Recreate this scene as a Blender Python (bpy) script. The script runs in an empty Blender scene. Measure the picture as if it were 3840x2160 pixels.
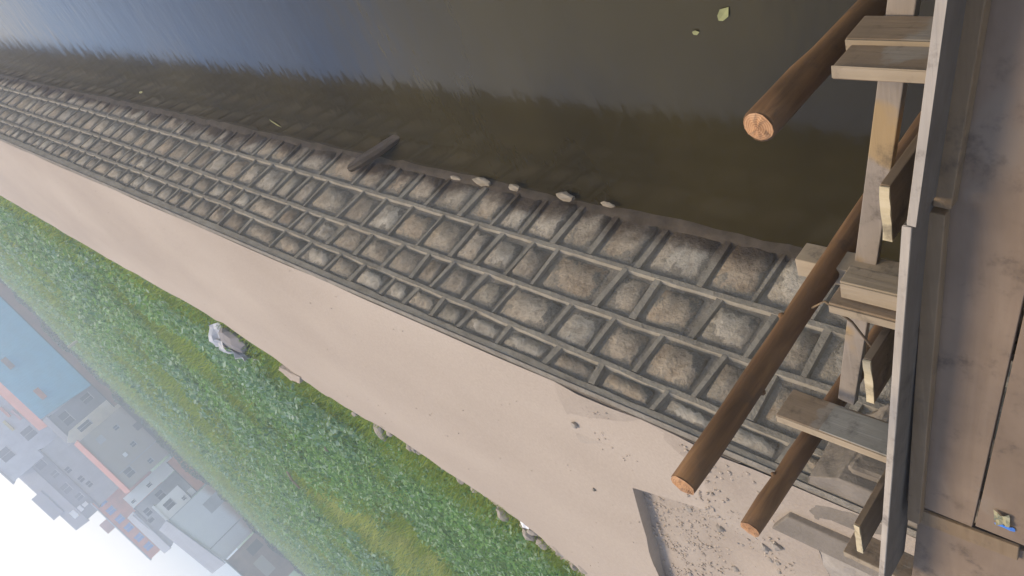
import bpy, math, random
import numpy as np
from mathutils import Vector, Matrix

random.seed(7); rng = np.random.default_rng(7)
scene = bpy.context.scene
col = scene.collection
RAD = math.radians

# ------------------------------------------------------------------ camera
EYE = 2.0            # metres above the canal path
cam_data = bpy.data.cameras.new('camera'); cam = bpy.data.objects.new('camera', cam_data); col.objects.link(cam)
cam_data.sensor_width = 36.0; cam_data.lens = 2956.0/3840.0*36.0
cam_data.clip_start = 0.05; cam_data.clip_end = 6000.0
RX = (-0.338505, -0.697802, -0.631258)      # image right
RD = (-0.720619, -0.239149,  0.650782)      # image down
RF = (-0.605081,  0.675189, -0.421896)      # looking direction
m = Matrix(((RX[0], -RD[0], -RF[0], 0), (RX[1], -RD[1], -RF[1], 0), (RX[2], -RD[2], -RF[2], EYE), (0, 0, 0, 1)))
cam.matrix_world = m
scene.camera = cam

# ------------------------------------------------------------------ sky, sun, exposure
SUN_AZ, SUN_EL = RAD(14), RAD(49)
world = bpy.data.worlds.new('World'); scene.world = world; world.use_nodes = True
nt = world.node_tree; nt.nodes.clear()
def wn(t): return nt.nodes.new(t)
out = wn('ShaderNodeOutputWorld'); mixs = wn('ShaderNodeMixShader')
sky = wn('ShaderNodeTexSky'); sky.sky_type = 'NISHITA'; sky.sun_disc = False
sky.sun_elevation = SUN_EL; sky.sun_rotation = SUN_AZ; sky.dust_density = 0.4; sky.air_density = 1.3; sky.ozone_density = 1.0
bg1 = wn('ShaderNodeBackground'); bg1.inputs['Strength'].default_value = 0.12
bg2 = wn('ShaderNodeBackground'); bg2.inputs['Color'].default_value = (1.0, 0.91, 0.78, 1); bg2.inputs['Strength'].default_value = 0.92
tc = wn('ShaderNodeTexCoord'); sep = wn('ShaderNodeSeparateXYZ')
addz = wn('ShaderNodeMath'); addz.operation = 'ADD'; addz.inputs[1].default_value = 0.18
vm = wn('ShaderNodeVectorMath'); vm.operation = 'DIVIDE'; comb = wn('ShaderNodeCombineXYZ')
noi = wn('ShaderNodeTexNoise'); noi.inputs['Scale'].default_value = 1.1; noi.inputs['Detail'].default_value = 6; noi.inputs['Roughness'].default_value = 0.55
mr = wn('ShaderNodeMapRange'); mr.interpolation_type = 'SMOOTHSTEP'; mr.inputs['From Min'].default_value = 0.42; mr.inputs['From Max'].default_value = 0.64
hz = wn('ShaderNodeMapRange'); hz.interpolation_type = 'SMOOTHSTEP'; hz.inputs['From Min'].default_value = 0.155; hz.inputs['From Max'].default_value = 0.235
hz.inputs['To Min'].default_value = 1.0; hz.inputs['To Max'].default_value = 0.0
shift = wn('ShaderNodeVectorMath'); shift.operation = 'ADD'; shift.inputs[1].default_value = (48.1, 24.7, 9.1)   # which clouds are overhead
mx = wn('ShaderNodeMath'); mx.operation = 'MAXIMUM'
L = nt.links.new
L(tc.outputs['Generated'], sep.inputs[0]); L(sep.outputs['Z'], addz.inputs[0])
for k in range(3): L(addz.outputs[0], comb.inputs[k])
L(tc.outputs['Generated'], vm.inputs[0]); L(comb.outputs[0], vm.inputs[1]); L(vm.outputs[0], shift.inputs[0]); L(shift.outputs[0], noi.inputs['Vector'])
L(noi.outputs['Fac'], mr.inputs['Value']); L(sep.outputs['Z'], hz.inputs['Value'])
L(mr.outputs[0], mx.inputs[0]); L(hz.outputs[0], mx.inputs[1]); L(mx.outputs[0], mixs.inputs['Fac'])
deep = wn('ShaderNodeMix'); deep.data_type = 'RGBA'; deep.blend_type = 'MULTIPLY'; deep.inputs[0].default_value = 1.0; deep.inputs[7].default_value = (.66, .88, 1.22, 1)
L(sky.outputs[0], deep.inputs[6]); L(deep.outputs[2], bg1.inputs['Color']); L(bg1.outputs[0], mixs.inputs[1]); L(bg2.outputs[0], mixs.inputs[2]); L(mixs.outputs[0], out.inputs['Surface'])

sun_data = bpy.data.lights.new('sun', 'SUN'); sun = bpy.data.objects.new('sun', sun_data); col.objects.link(sun)
sun_data.energy = 2.5; sun_data.angle = RAD(24); sun_data.color = (1.0, 0.82, 0.60)
sdir = Vector((math.sin(SUN_AZ)*math.cos(SUN_EL), math.cos(SUN_AZ)*math.cos(SUN_EL), math.sin(SUN_EL)))
sun.rotation_euler = sdir.to_track_quat('Z', 'Y').to_euler(); sun.location = (0, 0, 60)

scene.view_settings.view_transform = 'Standard'; scene.view_settings.look = 'None'
scene.view_settings.exposure = 0.80; scene.view_settings.gamma = 1.0; scene.view_settings.use_curve_mapping = False
scene.render.filter_size = 2.0; scene.cycles.use_denoising = True; scene.cycles.max_bounces = 6; scene.cycles.diffuse_bounces = 3
scene.cycles.volume_bounces = 1; scene.cycles.sample_clamp_indirect = 6

# ------------------------------------------------------------------ helpers
def nmat(name):
    mt = bpy.data.materials.new(name); mt.use_nodes = True
    t = mt.node_tree; t.nodes.clear()
    o = t.nodes.new('ShaderNodeOutputMaterial'); b = t.nodes.new('ShaderNodeBsdfPrincipled')
    t.links.new(b.outputs[0], o.inputs['Surface']); b.inputs['Specular IOR Level'].default_value = .18
    return mt, t, b
def ramp(t, fac, stops):
    r = t.nodes.new('ShaderNodeValToRGB'); e = r.color_ramp.elements
    while len(e) > 1: e.remove(e[-1])
    e[0].position = stops[0][0]; e[0].color = (*stops[0][1], 1)
    for p, c in stops[1:]:
        n = e.new(p); n.color = (*c, 1)
    t.links.new(fac, r.inputs['Fac']); return r.outputs['Color']
def noise(t, scale, detail=5, rough=.6, coord='Object', stretch=None, dist=0.0):
    tcn = t.nodes.new('ShaderNodeTexCoord'); n = t.nodes.new('ShaderNodeTexNoise')
    n.inputs['Scale'].default_value = scale; n.inputs['Detail'].default_value = detail; n.inputs['Roughness'].default_value = rough
    n.inputs['Distortion'].default_value = dist
    if coord == 'World':
        g = t.nodes.new('ShaderNodeNewGeometry'); src = g.outputs['Position']
    else: src = tcn.outputs[coord]
    if stretch:
        mp = t.nodes.new('ShaderNodeMapping'); mp.inputs['Scale'].default_value = stretch[:3]
        if len(stretch) > 3: mp.inputs['Rotation'].default_value = (0, 0, stretch[3])
        t.links.new(src, mp.inputs['Vector']); src = mp.outputs[0]
    t.links.new(src, n.inputs['Vector']); return n.outputs['Fac']
def mixc(t, fac, a, b, mode='MIX'):
    x = t.nodes.new('ShaderNodeMix'); x.data_type = 'RGBA'; x.blend_type = mode
    if isinstance(fac, float): x.inputs[0].default_value = fac
    else: t.links.new(fac, x.inputs[0])
    for i, v in ((6, a), (7, b)):
        if isinstance(v, tuple): x.inputs[i].default_value = (*v[:3], 1)
        else: t.links.new(v, x.inputs[i])
    return x.outputs[2]
def bump(t, b, h, strength=.4, dist=.01, prev=None):
    n = t.nodes.new('ShaderNodeBump'); n.inputs['Strength'].default_value = strength; n.inputs['Distance'].default_value = dist
    t.links.new(h, n.inputs['Height'])
    if prev is not None: t.links.new(prev, n.inputs['Normal'])
    t.links.new(n.outputs[0], b.inputs['Normal']); return n.outputs[0]
def smap(t, v, a, b):
    n = t.nodes.new('ShaderNodeMapRange'); n.interpolation_type = 'SMOOTHSTEP'
    n.inputs['From Min'].default_value = a; n.inputs['From Max'].default_value = b
    t.links.new(v, n.inputs['Value']); return n.outputs[0]

class MB:
    def __init__(s): s.v = []; s.f = []
    def add(s, vs, fs):
        o = len(s.v); s.v += [tuple(x) for x in vs]; s.f += [tuple(i+o for i in q) for q in fs]; return s
    def box(s, lo, hi, jit=0.0, M=None):
        x0, y0, z0 = lo; x1, y1, z1 = hi
        vs = [Vector((x, y, z)) for z in (z0, z1) for y in (y0, y1) for x in (x0, x1)]
        if jit: vs = [v+Vector((random.uniform(-jit, jit) for _ in range(3))) for v in vs]
        if M is not None: vs = [M @ v for v in vs]
        return s.add(vs, [(0, 2, 3, 1), (4, 5, 7, 6), (0, 1, 5, 4), (2, 6, 7, 3), (0, 4, 6, 2), (1, 3, 7, 5)])
    def tube(s, pts, rads, n=10, wob=0.0, cap=True):
        ring0 = None
        P = [Vector(p) for p in pts]
        for i, p in enumerate(P):
            d = (P[min(i+1, len(P)-1)]-P[max(i-1, 0)]).normalized()
            a = d.orthogonal().normalized() if i == 0 else (a-d*a.dot(d)).normalized()
            b = d.cross(a); r = rads[i] if hasattr(rads, '__len__') else rads
            o = len(s.v)
            for k in range(n):
                t = 2*math.pi*k/n; rr = r*(1+random.uniform(-wob, wob)); q = p+a*math.cos(t)*rr+b*math.sin(t)*rr; s.v.append(tuple(q))
            if ring0 is not None:
                for k in range(n): s.f.append((ring0+k, ring0+(k+1) % n, o+(k+1) % n, o+k))
            elif cap: s.f.append(tuple(o+k for k in reversed(range(n))))
            ring0 = o
        if cap: s.f.append(tuple(ring0+k for k in range(n)))
        return s
    def build(s, name, mat, parent=None, smooth=False, bevel=0.0):
        me = bpy.data.meshes.new(name); me.from_pydata(s.v, [], s.f); me.update()
        if smooth: me.polygons.foreach_set('use_smooth', [True]*len(me.polygons))
        me.materials.append(mat); o = bpy.data.objects.new(name, me); col.objects.link(o)
        if parent is not None: o.parent = parent
        if bevel:
            bv = o.modifiers.new('bevel', 'BEVEL'); bv.width = bevel; bv.segments = 2; bv.limit_method = 'ANGLE'
        return o
def tag(o, label=None, cat=None, group=None, kind=None):
    if label: o['label'] = label
    if cat: o['category'] = cat
    if group: o['group'] = group
    if kind: o['kind'] = kind
    return o
def empty(name, loc=(0, 0, 0), rz=0.0):
    o = bpy.data.objects.new(name, None); o.location = loc; o.rotation_euler = (0, 0, rz); o.empty_display_size = .2
    col.objects.link(o); return o
def hsh(*a):
    x = math.sin(sum(v*w for v, w in zip(a, (12.9898, 78.233, 37.719, 9.131))))*43758.5453
    return x-math.floor(x)
def vnoise(x, y):
    xi, yi = math.floor(x), math.floor(y); fx, fy = x-xi, y-yi
    fx = fx*fx*(3-2*fx); fy = fy*fy*(3-2*fy)
    a, b, c, d = hsh(xi, yi), hsh(xi+1, yi), hsh(xi, yi+1), hsh(xi+1, yi+1)
    return (a*(1-fx)+b*fx)*(1-fy)+(c*(1-fx)+d*fx)*fy
def interp(x, xs, ys): return float(np.interp(x, xs, ys))

# ------------------------------------------------------------------ materials
def concrete(name, c0, c1, c2, scale=1.2, rough=.9, bumpd=.004, stretch=None):
    mt, t, b = nmat(name)
    big = noise(t, scale, 4, .5, 'World', stretch); fine = noise(t, 45, 6, .7, 'World')
    cc = ramp(t, big, [(.3, c0), (.55, c1), (.75, c2)])
    cc = mixc(t, .35, cc, ramp(t, fine, [(.3, tuple(x*.72 for x in c1)), (.7, tuple(min(1, x*1.22) for x in c1))]))
    t.links.new(cc, b.inputs['Base Color']); b.inputs['Roughness'].default_value = rough
    bump(t, b, fine, .5, bumpd); return mt
M_path = concrete('path_concrete', (.30, .238, .175), (.378, .307, .23), (.434, .36, .275), .55, .92, .002, (1, .45, 1, .5))
M_dirt = concrete('dusty_earth', (.285, .226, .166), (.355, .289, .217), (.41, .34, .26), 1.9, .95, .012)
M_rubble = concrete('rubble_concrete', (.24, .20, .152), (.32, .275, .215), (.40, .35, .285), 6, .95, .01)
M_gravel = concrete('pale_gravel', (.33, .262, .19), (.41, .335, .25), (.49, .41, .315), 5, .95, .004)
M_slab = concrete('slab_concrete', (.155, .128, .094), (.205, .172, .13), (.255, .218, .168), 3.5, .94, .012)

def wallmat(name, cols, noisescale, bumpdist, objrand=False):
    mt, t, b = nmat(name)
    n1 = noise(t, noisescale, 7, .68, 'World'); n2 = noise(t, 60, 4, .7, 'World')
    cc = ramp(t, n1, [(.28, cols[0]), (.5, cols[1]), (.72, cols[2])])
    if objrand:
        oi = t.nodes.new('ShaderNodeObjectInfo')
        tint = ramp(t, oi.outputs['Random'], [(0, (.70, .62, .52)), (.25, (.95, .91, .84)), (.5, (1.2, 1.16, 1.07)), (.75, (.98, .85, .70)), (1, (.86, .84, .77))])
        cc = mixc(t, 1.0, cc, tint, 'MULTIPLY')
        at = t.nodes.new('ShaderNodeAttribute'); at.attribute_name = 'edge'
        sm = t.nodes.new('ShaderNodeMath'); sm.operation = 'MULTIPLY_ADD'; t.links.new(noise(t, 7, 6, .7, 'World'), sm.inputs[0]); sm.inputs[1].default_value = 1.7; t.links.new(at.outputs['Fac'], sm.inputs[2])
        smear = ramp(t, n2, [(.3, (.185, .16, .118)), (.7, (.265, .232, .176))])
        cc = mixc(t, smap(t, sm.outputs[0], 1.45, 1.62), cc, smear)      # mortar smeared over the rim of the stone
    # brown silt left by the canal on the foot of the wall, with a ragged upper edge
    g = t.nodes.new('ShaderNodeNewGeometry'); sp = t.nodes.new('ShaderNodeSeparateXYZ'); t.links.new(g.outputs['Position'], sp.inputs[0])
    ed = noise(t, 2.2, 5, .6, 'World'); ad = t.nodes.new('ShaderNodeMath'); ad.operation = 'MULTIPLY_ADD'
    t.links.new(ed, ad.inputs[0]); ad.inputs[1].default_value = 0.75; t.links.new(sp.outputs['Z'], ad.inputs[2])
    silt = smap(t, ad.outputs[0], -.80, -1.02)
    cc = mixc(t, silt, cc, (.085, .062, .040))
    t.links.new(cc, b.inputs['Base Color']); b.inputs['Roughness'].default_value = .93
    nb = bump(t, b, n1, .9, bumpdist); nb = bump(t, b, noise(t, 24, 5, .7, 'World'), .8, .012, nb); bump(t, b, n2, .6, .006, nb); return mt
M_stone = wallmat('wall_stone', [(.22, .19, .148), (.37, .335, .275), (.49, .45, .38)], 7, .035, True)
M_mortar = wallmat('wall_mortar', [(.20, .173, .126), (.285, .25, .188), (.35, .31, .236)], 4, .02)
M_bed = wallmat('wall_bed', [(.155, .13, .094), (.235, .203, .152), (.30, .262, .20)], 6, .02)

mt, t, b = nmat('wet_silt'); M_mud = mt
n = noise(t, 6, 5, .65, 'World'); t.links.new(ramp(t, n, [(.3, (.035, .026, .016)), (.7, (.08, .062, .042))]), b.inputs['Base Color']); b.inputs['Roughness'].default_value = .85; bump(t, b, n, .7, .02)

def wood(name, c0, c1, c2, axis='Y', grain=30, rough=.8, stain=None):
    mt, t, b = nmat(name)
    st = {'X': (1.5, grain, grain), 'Y': (grain, 1.5, grain), 'Z': (grain, grain, 1.5)}[axis]
    n = noise(t, 1.0, 6, .65, 'World', st, .6); pt = noise(t, 3.0, 4, .6, 'World')
    cc = ramp(t, n, [(.25, c0), (.5, c1), (.75, c2)])
    cc = mixc(t, .45, cc, ramp(t, pt, [(.3, tuple(x*.6 for x in c1)), (.7, tuple(min(1, x*1.25) for x in c1))]))
    if stain:
        sn = noise(t, stain[1], 4, .55, 'World'); cc = mixc(t, smap(t, sn, stain[2], stain[2]+.06), cc, stain[0])
    dirt = noise(t, 9, 6, .7, 'World'); cc = mixc(t, smap(t, dirt, .52, .72), cc, mixc(t, .6, cc, (.055, .043, .032)))
    t.links.new(cc, b.inputs['Base Color']); b.inputs['Roughness'].default_value = rough
    bump(t, b, n, .5, .005); return mt
M_joist = wood('joist_wood', (.18, .125, .072), (.25, .18, .11), (.31, .23, .145), 'Y', 30, .85, ((.27, .225, .165), 5.0, .58))
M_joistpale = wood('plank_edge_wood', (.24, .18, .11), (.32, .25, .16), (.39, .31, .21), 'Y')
M_joistgrey = wood('cement_stained_wood', (.21, .19, .15), (.27, .25, .20), (.32, .30, .25), 'Y')
M_ledger = wood('ledger_wood', (.20, .16, .115), (.26, .215, .165), (.32, .265, .205), 'X', 30, .85, ((.30, .21, .105), 2.0, .56))
M_edge = wood('shaded_edge_board', (.09, .072, .053), (.125, .103, .078), (.155, .131, .102), 'X', 40)  # face tone lowered to carry the shade on the upright side
M_edgetop = wood('lit_board_edge', (.29, .245, .185), (.37, .315, .245), (.44, .385, .305), 'X', 40)  # lit top edge, its brightness put into the wood colour
M_batten = wood('batten_wood', (.15, .098, .05), (.195, .135, .075), (.24, .17, .10), 'X', 30)
M_deck = wood('deck_board', (.15, .104, .066), (.195, .14, .093), (.24, .178, .121), 'X', 10, .95, ((.205, .155, .108), 2.4, .57))
M_break = wood('fresh_break_wood', (.42, .33, .18), (.55, .45, .27), (.66, .56, .37), 'Y')
M_stake = wood('stake_wood', (.17, .115, .062), (.24, .17, .10), (.30, .22, .135), 'Z')
M_bark = wood('bark', (.035, .019, .010), (.14, .077, .035), (.34, .185, .078), 'Z', 16, .85)

mt, t, b = nmat('cut_wood'); M_cut = mt
n = noise(t, 22, 5, .6, 'World'); tcn = t.nodes.new('ShaderNodeTexCoord'); mp_ = t.nodes.new('ShaderNodeMapping'); mp_.inputs['Location'].default_value = (-.47, -.53, -.5)
t.links.new(tcn.outputs['Generated'], mp_.inputs['Vector']); wv = t.nodes.new('ShaderNodeTexWave'); wv.wave_type = 'RINGS'; wv.rings_direction = 'Z'; wv.inputs['Scale'].default_value = 4.2; wv.inputs['Distortion'].default_value = 2.2; wv.inputs['Detail'].default_value = 3
t.links.new(mp_.outputs[0], wv.inputs['Vector'])
cc = mixc(t, .35, ramp(t, n, [(.3, (.24, .115, .05)), (.5, (.40, .21, .095)), (.7, (.50, .31, .17))]), ramp(t, wv.outputs['Fac'], [(.2, (.20, .095, .045)), (.8, (.50, .30, .15))]))
t.links.new(cc, b.inputs['Base Color']); b.inputs['Roughness'].default_value = .9; bump(t, b, n, .6, .006)

mt, t, b = nmat('muddy_water'); M_water = mt
mud = noise(t, .8, 3, .5, 'World')
t.links.new(ramp(t, mud, [(.3, (.019, .0145, .0045)), (.7, (.034, .026, .008))]), b.inputs['Base Color'])
b.inputs['Specular IOR Level'].default_value = .5; b.inputs['Roughness'].default_value = .11; b.inputs['IOR'].default_value = 1.33
w1 = noise(t, 1.0, 3, .55, 'World', (1.5, 3.6, 1, .5)); w2 = noise(t, 1.0, 2, .5, 'World', (5, 10, 1, -.35))
nb = bump(t, b, w1, .16, .035); bump(t, b, w2, .15, .010, nb)

def paint(name, c, var=.20, scale=.6, rough=.85, splash=None):
    mt, t, b = nmat(name); n = noise(t, scale, 5, .65, 'Object')
    cc = ramp(t, n, [(.3, tuple(x*(1-var) for x in c)), (.7, tuple(min(.9, x*(1+var)) for x in c))])
    if splash:
        tcn = t.nodes.new('ShaderNodeTexCoord'); sp = t.nodes.new('ShaderNodeSeparateXYZ'); t.links.new(tcn.outputs['Object'], sp.inputs[0])
        a = t.nodes.new('ShaderNodeMath'); a.operation = 'MULTIPLY_ADD'; t.links.new(n, a.inputs[0]); a.inputs[1].default_value = -1.6; t.links.new(sp.outputs['Z'], a.inputs[2])
        cc = mixc(t, smap(t, a.outputs[0], .55, -.6), cc, splash)
    t.links.new(cc, b.inputs['Base Color']); b.inputs['Roughness'].default_value = rough; return mt
def roofmat(name, c):
    mt, t, b = nmat(name); n = noise(t, .5, 4, .6, 'Object')
    tcn = t.nodes.new('ShaderNodeTexCoord'); w = t.nodes.new('ShaderNodeTexWave'); w.bands_direction = 'X'; w.inputs['Scale'].default_value = 1.1; w.inputs['Distortion'].default_value = .2
    t.links.new(tcn.outputs['Object'], w.inputs['Vector'])
    cc = ramp(t, n, [(.3, tuple(x*.85 for x in c)), (.7, tuple(min(.9, x*1.12) for x in c))])
    t.links.new(cc, b.inputs['Base Color']); b.inputs['Roughness'].default_value = .55
    bump(t, b, w.outputs['Fac'], .5, .03); return mt
mt, t, b = nmat('dark_glass'); M_glass = mt; b.inputs['Base Color'].default_value = (.03, .035, .042, 1); b.inputs['Roughness'].default_value = .15
mt, t, b = nmat('blue_glass'); M_blue = mt; b.inputs['Base Color'].default_value = (.10, .24, .55, 1); b.inputs['Roughness'].default_value = .25

# ------------------------------------------------------------------ terrain, water, path
EDGE_Y = [-60, 2.9, 4.4, 5.3, 7.4, 9.5, 9.85, 11.7, 13.2, 17, 26, 200]
EDGE_X = [-8.2, -7.7, -7.30, -6.86, -6.70, -6.74, -6.50, -6.37, -6.42, -6.6, -6.78, -9]
def edge_x(y): return interp(y, EDGE_Y, EDGE_X)
def field_z(x, y):
    d = edge_x(y)-x                                    # metres away from the path edge
    z = -.05 - .28*min(1, max(0, d/2.6)) if d > -.06 else -.40
    r = math.hypot(x, y)
    z += .47*min(1, max(0, (r-20)/80))
    z += .06*(vnoise(x*.5, y*.5)-.5)*min(1, max(0, d/3))
    if r > 128 and x < 0:
        az = math.degrees(math.atan2(x, y)); k = interp(az, [-80, -48, -40, -30, -10, 20], [.3, .35, .55, 1.0, .8, .4])
        z += k*min(9.0, (r-128)*.075)
    return z
mt, t, b = nmat('field_soil'); M_soil = mt
n = noise(t, .9, 6, .65, 'World'); n2 = noise(t, 9, 5, .7, 'World')
cc = ramp(t, n, [(.3, (.06, .12, .028)), (.52, (.09, .17, .042)), (.75, (.14, .18, .05))])
t.links.new(mixc(t, .4, cc, ramp(t, n2, [(.3, (.03, .055, .014)), (.7, (.12, .21, .06))])), b.inputs['Base Color']); b.inputs['Roughness'].default_value = .95
bump(t, b, n2, .8, .05)
xs = [-3.74, -4.6, -5.4, -6.2] + [-6.6-.35*i for i in range(14)] + [-12-1.2*i for i in range(12)] + [-28, -34, -42, -52, -64, -78, -95, -115, -130, -145, -165, -190, -230, -300, -500, -900, -1400]
ys = [-1400, -600, -200, -60, -20, -8, -3, 0, 1] + [1.6+.6*i for i in range(30)] + [21, 24, 28, 33, 40, 48, 58, 70, 84, 100, 115, 130, 145, 165, 190, 230, 300, 500, 900, 1400]
vs = [(x, y, field_z(x, y)) for y in ys for x in xs]; nx = len(xs)
fs = [(j*nx+i, j*nx+i+1, (j+1)*nx+i+1, (j+1)*nx+i) for j in range(len(ys)-1) for i in range(nx-1)]
fs = [tuple(reversed(f)) for f in fs]
tag(MB().add(vs, fs).build('field', M_soil, smooth=True), kind='structure')
xs2 = [13.5, 15, 18, 30, 80, 300, 1400]
vs = [(x, y, -1.9 if x < 14 else .2) for y in (-1400, -200, 0, 60, 200, 1400) for x in xs2]; nx = len(xs2)
fs = [(j*nx+i, j*nx+i+1, (j+1)*nx+i+1, (j+1)*nx+i) for j in range(5) for i in range(nx-1)]
tag(MB().add(vs, fs).build('far_bank', M_soil), kind='structure')
WATER = -1.47
tag(MB().add([(-4.2, -1400, WATER), (14.2, -1400, WATER), (14.2, 1400, WATER), (-4.2, 1400, WATER)], [(0, 1, 2, 3)]).build('water', M_water), kind='structure')

# concrete path slab, broken off just short of the bridge
WX, ALPHA = -3.70, RAD(84)
py = [2.85+.16*i for i in range(40)] + [9.3+.35*i for i in range(50)] + [27, 30, 36, 44, 60, 90, 140, 300, 1000]
top, botm = [], []; nxp = 17
pv = []
for j, y in enumerate(py):
    xe = edge_x(y) + (.10*(vnoise(y*2.3, 3)-.5)+.05*(vnoise(y*8, 9)-.5) if y < 12 else .04*(vnoise(y*1.7, 3)-.5))
    for i in range(nxp):
        f = i/(nxp-1); x = -3.745+f*(xe+3.745); yy = y
        if j == 0: yy = (2.82+.135*max(0, -4.4-x)+.03*(vnoise(x*5, 1)-.5)) if x < -4.55 else 1.75+.5*vnoise(x*4, 3)
        pv.append((x, yy, .012*math.sin(f*math.pi)+.012*(vnoise(x*1.3, yy*1.3)-.5)))
nj = len(py); pf = [((j+1)*nxp+i, (j+1)*nxp+i+1, j*nxp+i+1, j*nxp+i) for j in range(nj-1) for i in range(nxp-1)]
pf = [tuple(reversed(f)) for f in pf]
base = len(pv)
rim = [(0, i) for i in range(nxp)] + [(j, nxp-1) for j in range(1, nj)]
for (j, i) in rim:
    x, y, z = pv[j*nxp+i]; pv.append((x+.02, y+.01, -.24))
for q in range(len(rim)-1):
    a = rim[q][0]*nxp+rim[q][1]; c = rim[q+1][0]*nxp+rim[q+1][1]
    pf.append((a, c, base+q+1, base+q))
tag(MB().add(pv, pf).build('path', M_path), kind='structure')

# bare earth between the path's broken end and the bridge
def earth_z(x, y): return .012+.006*max(0, min(1, (x+4.75)/.25))-.085*max(0, min(1, (-4.45-x)/.35))*min(1, max(0, (y-1.6)/.5))+.035*(vnoise(x*2.4, y*2.4)-.5)+.02*(vnoise(x*7, y*7)-.5)
ev, ef = [], []; ex = [-3.745-.11*i for i in range(55)]; ey = [-3+.5*i for i in range(6)]+[.25*i for i in range(14)]
for y in ey:
    for x in ex:
        z = earth_z(x, y)
        ev.append((x, y, z-.015))
nx = len(ex)
for j in range(len(ey)-1):
    for i in range(nx-1): ef.append((j*nx+i, (j+1)*nx+i, (j+1)*nx+i+1, j*nx+i+1))
tag(MB().add(ev, ef).build('bare_earth', M_dirt, smooth=True), kind='structure')

# ------------------------------------------------------------------ canal wall
wall = tag(empty('canal_wall', (WX, 10, -1.5)), 'long canal retaining wall of squared stones with raised mortar joints', 'wall')
bpy.context.view_layer.update()
DN = Vector((math.cos(ALPHA), 0, -math.sin(ALPHA))); NN = Vector((math.sin(ALPHA), 0, math.cos(ALPHA)))
W0 = Vector((WX, 0, 0))
def wp(u, v, w): return W0+Vector((0, u, 0))+DN*v+NN*w - Vector((WX, 10, -1.5))   # in the wall's own frame
rowv = {'D': ([0, 2.4, 13, 30], [.055, .06, .11, .12]), 'C': ([0, 2, 5, 8.8, 14, 30], [.21, .235, .31, .385, .405, .41]),
        'B': ([0, 2.5, 6, 14, 30], [.60, .61, .64, .745, .76]), 'A': ([0, 2.2, 7, 15, 30], [.98, 1.0, 1.085, 1.165, 1.19])}
def rv(r, u): return 1.62 if r == 'Z' else interp(u, *rowv[r])
# solid body
bm = MB()
us = [-4+.5*i for i in range(70)]+[35, 60, 120, 300, 1000]
bvs = []
for u in us:
    bvs += [wp(u, .0, .03), wp(u, .005, .0)-Vector((.0, 0, 0)), wp(u, 2.6, .0), wp(u, 2.6, -.9), wp(u, 0.0, -.9)]
for i in range(len(us)-1):
    for k in range(5):
        bm.f.append((i*5+k, (i+1)*5+k, (i+1)*5+(k+1) % 5, i*5+(k+1) % 5))
bm.v = [tuple(v) for v in bvs]
bm.build('wall_core', M_bed, wall)
PICK = {'D': [2.41, 2.88, 3.3, 3.78, 4.21, 4.53, 4.9, 5.22, 5.68, 6.09, 6.62, 7.13, 7.8, 8.3, 8.65, 9.12, 9.45, 9.78, 10.17, 10.77, 11.1, 11.51, 11.98, 12.56, 12.92],
 'C': [1.84, 2.22, 2.67, 3.05, 3.45, 4.02, 4.36, 4.76, 5.04, 5.45, 5.9, 6.37, 6.77, 7.12, 7.46, 8.12, 8.5, 8.79, 9.16, 9.6, 9.94, 10.35, 10.81, 11.13, 11.46, 11.79, 12.08, 12.43, 12.93, 13.43, 13.78],
 'B': [2.47, 2.92, 3.25, 3.88, 4.18, 4.53, 4.84, 5.29, 5.73, 6.16, 6.59, 7.23, 7.6, 7.93, 8.46, 8.88, 9.3, 9.77, 10.17, 10.43, 10.96, 11.44, 11.86, 12.25, 12.82, 13.2, 13.59, 14.1, 14.64],
 'A': [2.25, 2.63, 3.16, 3.6, 3.98, 4.35, 4.7, 5.11, 5.62, 6.0, 6.38, 6.84, 7.49, 8.02, 8.32, 8.69, 9.04, 9.48, 9.92, 10.23, 10.71, 11.22, 11.47, 12.01, 12.44, 12.93, 13.61, 14.15, 14.6, 15.0, 15.57]}
ORDER = ['D', 'C', 'B', 'A', 'Z']
ribs = MB(); far = MB(); nst = 0
def stone_patch(mb, u0, u1, v0a, v0b, v1, seed):
    """one rough stone face inside its mortar cell; mb gets a 6x5 grid"""
    nu, nv = 6, 5
    sx = random.uniform(-.03, .05)*(u1-u0); sy = random.uniform(-.03, .07)*(v1-v0a)
    pr = random.uniform(.009, .022); tl = random.uniform(-.006, .006)
    vs = []
    for j in range(nv):
        for i in range(nu):
            a, c = (-1, -.84, -.3, .3, .84, 1)[i], (-1, -.8, 0, .8, 1)[j]
            # pull corners in for a rounded, uneven outline
            k = 1-.07*max(0, abs(a)+abs(c)-1.3)
            k *= 1-random.uniform(0, .13) if max(abs(a), abs(c)) > .99 else 1
            uu = (u0+u1)/2+a*k*((u1-u0)/2-sx); v0 = v0a+(v0b-v0a)*(a*.5+.5)
            vv = (v0+v1)/2+c*k*((v1-v0)/2-sy)
            edge = max(abs(a), abs(c))
            w = -.006 if edge > .99 else pr*(1-.15*edge)+random.uniform(-.006, .006)+tl*a
            vs.append(wp(uu, vv, w))
    mb.add(vs, [(j*nu+i, (j+1)*nu+i, (j+1)*nu+i+1, j*nu+i+1) for j in range(nv-1) for i in range(nu-1)])
    return [max((1, .74, .1, .1, .74, 1)[i], (1, .72, .0, .72, 1)[j]) for j in range(nv) for i in range(nu)]
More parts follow.
